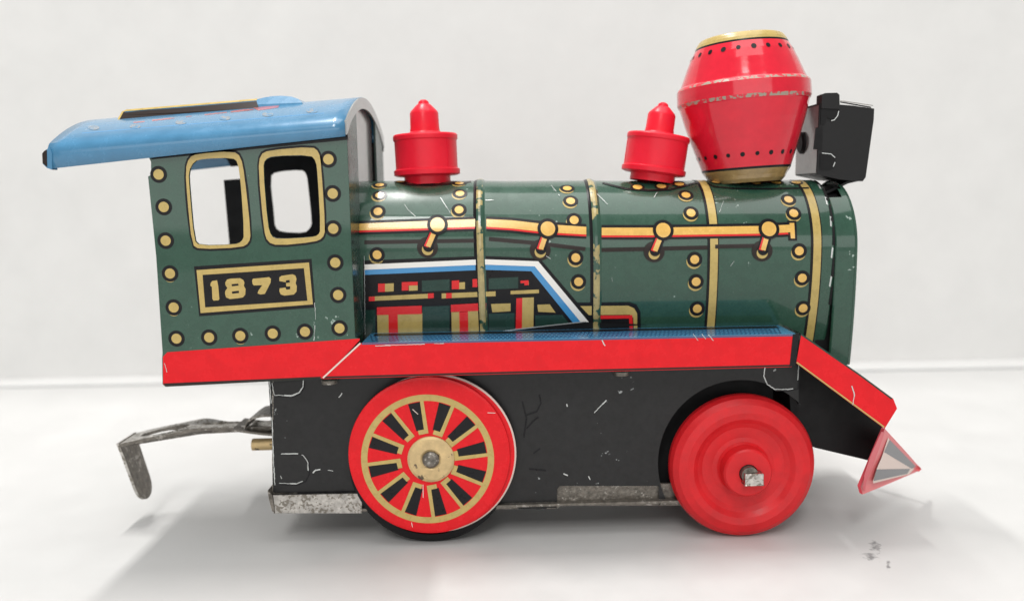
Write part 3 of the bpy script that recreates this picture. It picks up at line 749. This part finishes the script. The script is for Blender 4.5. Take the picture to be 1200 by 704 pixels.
# --- chimney
def lathe_at(px, py, tilt, lean=0):
    return Matrix.Translation(P(px, py, YC)) @ Matrix.Rotation(R_(tilt), 4, 'Y') @ Matrix.Rotation(R_(lean), 4, 'X')
K = kpx(870, 130, YC); KD = kpx(501, 170, YC)
mb = MB(); y0 = 110
prof = [(40,213,'shaded_gold'),(44,209,'shaded_gold'),(46,205,'shaded_gold'),(50.2,198.5,'ink'),(51.0,195.8,'chimney_red'),(53,190,'chimney_red'),(61,166,'chimney_red'),(68.2,143,'chimney_red'),(73.2,123.5,'chimney_red'),(74.0,122.5,'worn_seam'),(75.6,118.6,'chimney_red'),(75.7,111,'chimney_red'),
        (75.4,103.2,'worn_seam'),(73.8,100.9,'worn_seam'),(72.6,100.0,'chimney_red'),(71.2,98.8,'chimney_red'),(70.0,96,'chimney_red'),(62.3,77,'chimney_red'),(57.8,67,'chimney_red'),(52.8,58.5,'ink'),(52.0,56.3,'gold'),(50.5,53,'gold'),(48,49.5,'gold'),(46.5,48,'gold'),(44.5,47.2,'gold'),(41,47.6,'gold'),(39,50,'matt_black'),(34,75,'matt_black'),(0,76,'matt_black')]
Mc = lathe_at(870.5, y0, -2.6, -1.0)
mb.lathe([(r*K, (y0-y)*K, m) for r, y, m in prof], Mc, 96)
def cone_r(y):
    for a, b in zip(prof, prof[1:]):
        if b[1] <= y <= a[1]: return a[0]+(b[0]-a[0])*(a[1]-y)/(a[1]-b[1])
for row_y in (182, 66):
    for k in range(22):
        th = 2*math.pi*(k+0.35)/22
        r = 2.6*(0.85+0.3*random.random())
        pts = []
        for j in range(14):
            a = 2*math.pi*j/14; dy = r*math.sin(a); yy = row_y-dy
            rr = cone_r(yy)+0.35
            tt = th + r*math.cos(a)/rr
            pts.append(Mc @ Vector((rr*K*math.cos(tt), rr*K*math.sin(tt), (y0-yy)*K)))
        mb.add(pts, [list(range(14))], 'ink')
part(mb, 'chimney', weld=False, angle=28)

# --- domes
mb = MB(); y0 = 208
prof = [(27,216),(27,207),(35,206.3),(38.6,205),(38.8,199.5),(36.6,198.2),(36.2,196),(36.4,166),(37.6,164.6),(37.8,160.5),(36.6,158.6),(19.5,157),(17.6,155),(16.9,151),(16.6,134),(15.4,131.5),(8.5,124.4),(6.6,123.2),(5.6,120.4),(3.2,118.6),(0,118.2)]
mb.lathe([(r*KD, (y0-y)*KD, 'plastic_red') for r, y in prof], Matrix.Identity(4), 48)
def dome(px, py, tilt, lean, scale=1.0):
    pass
for a_ in (-42, 138):                          # mould seam down the body
    q = []
    for y in (164, 198.5):
        for r, da in ((36.0, -0.7), (36.9, -0.35), (36.9, 0.35), (36.0, 0.7)):
            an = R_(a_+da*1.2); q.append(Vector((r*KD*math.cos(an), r*KD*math.sin(an), (y0-y)*KD)))
    mb.add(q, [(0,1,5,4),(1,2,6,5),(2,3,7,6)], 'plastic_red')
d1 = mb.build('dome', loco, base=(0,0,0), angle=30)
loc = P(501, y0, YC); d1.location = ((loc.x)*S, (loc.y-YC)*S, loc.z*S); d1.rotation_euler = (R_(-1), R_(-1.0), 0)
d1['label'] = 'upright red plastic dome next to the cab'
d2 = d1.copy(); COL.objects.link(d2); d2.parent = loco
loc = P(765, 205.5, YC-1); d2.location = ((loc.x)*S, (loc.y-YC)*S, loc.z*S); d2.rotation_euler = (R_(5), R_(7.5), R_(40)); d2.scale = (0.965, 0.965, 0.94)
d2['label'] = 'tilted red plastic dome next to the chimney'

# --- headlamp
mb = MB(); Yh0, Yh1 = 16.0, 29.0
ph = Plane(Yh0)
shp = [(960.5,121),(1000,124),(1024.5,127.5),(1024,140),(1014.5,208),(1011,212.5),(985,210.5),(957,204.5)]
lp = [ph.uv(*p) for p in shp]
mb.sheet([lp], lambda u, v: (u, Yh0, v), lambda u, v: (u, Yh1, v), 'lamp_black', 'lamp_black', 'lamp_black')
# rear face of black tin, grazing sheen painted in grey, with its round boss
a, b = lp[0], lp[-1]
def rear(y, k, off): return (a[0]+(b[0]-a[0])*k-off, y, a[1]+(b[1]-a[1])*k)
mb.add([rear(Yh0+0.2, 0.03, .08), rear(Yh1, 0.03, .08), rear(Yh1, 0.98, .08), rear(Yh0+0.2, 0.98, .08)], [(0,1,2,3)], 'panel_grey')
def hz(pts): return zo(pts, 920, 90, 4.69)
decal(mb, ph, hz([(200,98),(290,92),(292,190),(280,225),(262,240),(228,225),(215,265),(192,262)]), 'matt_black', 8, far=False)
decal(mb, ph, stroke(hz([(292,190),(286,215),(268,238),(250,243)]), 1.0), 'scratch', 9, far=False)
decal(mb, ph, hz([(165,280),(205,278),(202,402),(152,400)]), 'matt_black', 6, far=False)
decal(mb, ph, hz([(190,425),(250,425),(275,450),(272,490),(250,512),(190,510)]), 'matt_black', 6, far=False)
decal(mb, ph, stroke(hz([(200,420),(250,425),(272,445)]), 0.9), 'scratch', 8, far=False)
decal(mb, ph, stroke(hz([(272,470),(262,495)]), 0.9), 'scratch', 8, far=False)
decal(mb, ph, stroke(hz([(300,140),(470,170)]), 1.6), 'matt_black', 7, far=False)
decal(mb, ph, stroke(hz([(300,133),(480,160)]), 0.8), 'dull_metal', 8, far=False)
# folded tab standing above the top edge
t_ = [ph.uv(*p) for p in hz([(195,175),(198,100),(215,92),(280,90),(294,102),(296,180)])]
mb.sheet([t_], lambda u, v: (u, Yh0-0.5, v), lambda u, v: (u, Yh0+2.5, v), 'lamp_black')
hl = part(mb, 'headlamp', weld=False)
mb = MB()
cb = Vector(rear(22.0, 0.68, 0.0)); cb2 = P(941, 168, 26)
Mb = Matrix.Translation((cb2.x+0.5, 25.0, cb2.z)) @ Matrix.Rotation(-math.pi/2, 4, 'Y')
mb.lathe([(2.4, -2, 'matt_black'), (2.4, 1.3, 'matt_black'), (1.9, 1.7, 'matt_black'), (0, 1.8, 'matt_black')], Mb, 28)
part(mb, 'lamp_boss', parent=hl, weld=False)
mb = MB()                                     # the lamp's open front: reflector and lens
cl = [ph.uv(*p) for p in ((1019,168),)][0]
Ml = Matrix.Translation((cl[0], YC, cl[1])) @ Matrix.Rotation(math.pi/2+R_(8), 4, 'Y')
mb.lathe([(5.2, -0.4, 'brass'), (5.2, 0.15, 'brass'), (4.5, 0.2, 'brass'), (4.4, 0.1, 'white_ink'), (0, 0.3, 'white_ink')], Ml, 36)
part(mb, 'lamp_lens', parent=hl, weld=False)
mb = MB()                                     # strap that carries it
pa = [Vector(p) for p in (P(1008,210,19), P(990,214,19), P(972,223,19), P(958,229,19))]
q = []
for p in pa: q += [p+Vector((0,-1.5,0)), p+Vector((0,8.0,0))]
mb.add(q, [(2*i, 2*i+1, 2*i+3, 2*i+2) for i in range(3)], 'lamp_black')
part(mb, 'lamp_bracket', parent=hl, solid=0.5, weld=False)

# --- rear wheels: litho disc, rim, tyre, brass hub
RX = P(503, 534, 3.0)
wc = Vector((RX.x, 3.0, RX.z))
px2mm = kpx(503, 534, 3.0)
def wheel_piece(mb, name, parent, **k):
    return mb.build(name, parent, base=(0,0,0), **k)
My = Matrix.Rotation(math.pi/2, 4, 'X')        # lathe axis +z -> -y (towards the viewer)
def disc_fill(mb, pts, m, lay, h=0.0): mb.fill([[(p[0], p[1]) for p in pts]], lambda u, v: (u, -h-0.03*lay, v), m)
rd = 94.5*px2mm
mb = MB()
mb.lathe([(rd-0.6, -0.7, 'red'), (rd+0.0, -0.6, 'red'), (rd+0.1, -0.3, 'red'), (rd, 0.0, 'red'), (rd-0.5, 0.1, 'red'), (0, 0.1, 'red')], My, 96)
c0 = (-2.0*px2mm, -4.0*px2mm)                  # the print sits a little off centre, as on the toy
def ring(c, r0, r1, n=90): return [(c[0]+r1*math.cos(2*math.pi*k/n), c[1]+r1*math.sin(2*math.pi*k/n)) for k in range(n)], [(c[0]+r0*math.cos(2*math.pi*k/n), c[1]+r0*math.sin(2*math.pi*k/n)) for k in range(n)]
ro, ri = ring(c0, 70.5*px2mm, 78*px2mm)
mb.fill([ro, ri], lambda u, v: (u, -0.13, v), 'gold')
def pol(r, a): return (c0[0]+r*px2mm*math.cos(a), c0[1]+r*px2mm*math.sin(a))
for k in range(12):
    a = R_(100 - 30*k)
    wt, wb = 6.6/68, 4.8/36
    def q(r, t): # offset t px perpendicular (clockwise positive)
        p = pol(r, a); return (p[0]+t*px2mm*math.sin(a), p[1]-t*px2mm*math.cos(a))
    disc_fill(mb, [q(36,-5.4), q(36,3.8), q(69.5,6.6), q(69.5,-8.2)], 'ink', 5)
    disc_fill(mb, [q(31,3.6), q(37,3.6), q(71,6.2), q(71,10.4), q(31,7.8)], 'gold', 6)
    disc_fill(mb, [q(31,-3.6), q(31,4.2), q(36.4,4.2), q(36.4,-3.6)], 'gold', 6)
for ln in ([(-17,57),(-11,51)], [(-8.5,-34),(-9,-50)], [(70,50.5),(79,50)], [(-24,-80),(-23,-86)]):
    disc_fill(mb, [(x*px2mm, y*px2mm) for x, y in stroke(ln, 0.8)], 'pale_ink', 8)
wheel = wheel_piece(mb, 'wheel', loco, weld=False)
wheel['label'] = 'lithographed red tin wheel with black and gold spokes'
wheel.location = (wc.x*S, (wc.y-YC)*S, wc.z*S)
zr = wc.z
mb = MB(); ex_ = -0.2; rt = 97.2*px2mm; ez_ = rt-zr                                  # tyre reaches the table exactly
mb.lathe([(rt-2.2, 0.35, 'rubber'), (rt-0.7, -0.35, 'rubber'), (rt-0.15, -0.9, 'rubber'), (rt, -1.6, 'rubber'), (rt, -4.0, 'rubber'), (rt-0.6, -4.6, 'rubber'), (rt-4, -4.8, 'rubber')], Matrix.Translation((ex_, 1.6, ez_)) @ My, 96)
wheel_piece(mb, 'tyre', wheel, weld=False)
mb = MB()
mb.lathe([(rd-1, -1.9, 'red'), (rd+0.3, -1.6, 'pale_ink'), (rd+0.35, -1.1, 'pale_ink'), (rd+0.0, -0.85, 'red'), (rd-1.5, -0.8, 'red')], Matrix.Translation((1.0, 0, 0.05)) @ My, 96)
wheel_piece(mb, 'rim', wheel, weld=False)
mb = MB(); hc = (0.35, -0.1, -0.6)
mb.lathe([(4.85, 0.0, 'brass'), (4.8, 0.35, 'brass'), (4.3, 0.55, 'brass'), (2.2, 0.62, 'brass'), (1.75, 0.4, 'brass')], Matrix.Translation(hc) @ My, 48)
mb.lathe([(1.75, 0.0, 'dull_metal'), (1.7, 0.8, 'dull_metal'), (1.2, 1.25, 'dull_metal'), (0, 1.35, 'dull_metal')], Matrix.Translation(hc) @ My, 28)
wheel_piece(mb, 'hub', wheel, weld=False)
# --- front wheels: moulded plastic
FWY = floor_hit(867, 626).y                    # it stands on the table at this depth
fc_ = P(869, 545, FWY); rf = fc_.z
mb = MB()
mb.lathe([(0.8, -3.6, 'wheel_plastic'), (rf-2.0, -3.4, 'wheel_plastic'), (rf-0.6, -2.6, 'wheel_plastic'), (rf, -1.2, 'wheel_plastic'), (rf, 0.2, 'wheel_plastic'), (rf-0.5, 1.4, 'wheel_plastic'), (rf-1.6, 2.3, 'wheel_plastic'), (rf-3.2, 2.7, 'wheel_plastic'), (rf-4.6, 2.4, 'wheel_plastic'),
          (rf-5.6, 1.7, 'wheel_plastic'), (rf-6.6, 1.25, 'wheel_plastic'), (6.4, 1.15, 'wheel_plastic'), (5.5, 1.35, 'wheel_plastic'), (5.1, 1.9, 'wheel_plastic'), (4.95, 4.6, 'wheel_plastic'), (4.6, 5.0, 'wheel_plastic'), (1.9, 5.05, 'wheel_plastic'), (1.8, 4.0, 'matt_black'), (0, 4.0, 'matt_black')], My, 96)
fwheel = wheel_piece(mb, 'wheel', loco, weld=False, angle=50)
fwheel['label'] = 'solid red plastic wheel with a raised hub'
fwheel.location = (fc_.x*S, (FWY-YC)*S, rf*S)
mb = MB()
mb.lathe([(1.75, 3.0, 'dull_metal'), (1.7, 6.2, 'dull_metal'), (0, 6.2, 'dull_metal')], My, 24)
mb.box((-1.35, -7.4, -1.7), (2.4, -5.2, 0.7), 'bare_metal')
wheel_piece(mb, 'axle_end', fwheel, weld=False, bevel=0.15)
# the two wheels of the other side
for src in (wheel, fwheel):
    c = src.copy(); COL.objects.link(c); c.parent = loco
    c.location = (src.location.x, -src.location.y, src.location.z); c.rotation_euler = (0, 0, math.pi)
    for ch in [o for o in bpy.data.objects if o.parent == src]:
        d = ch.copy(); COL.objects.link(d); d.parent = c
# axles
for src in (wheel, fwheel):
    mb = MB(); x = src.location.x/S; z = src.location.z/S
    mb.lathe([(1.3, -5, 'dull_metal'), (1.3, -2*YC+5, 'dull_metal')], Matrix.Translation((x, 0, z)) @ My, 20)
    part(mb, 'axle', weld=False)
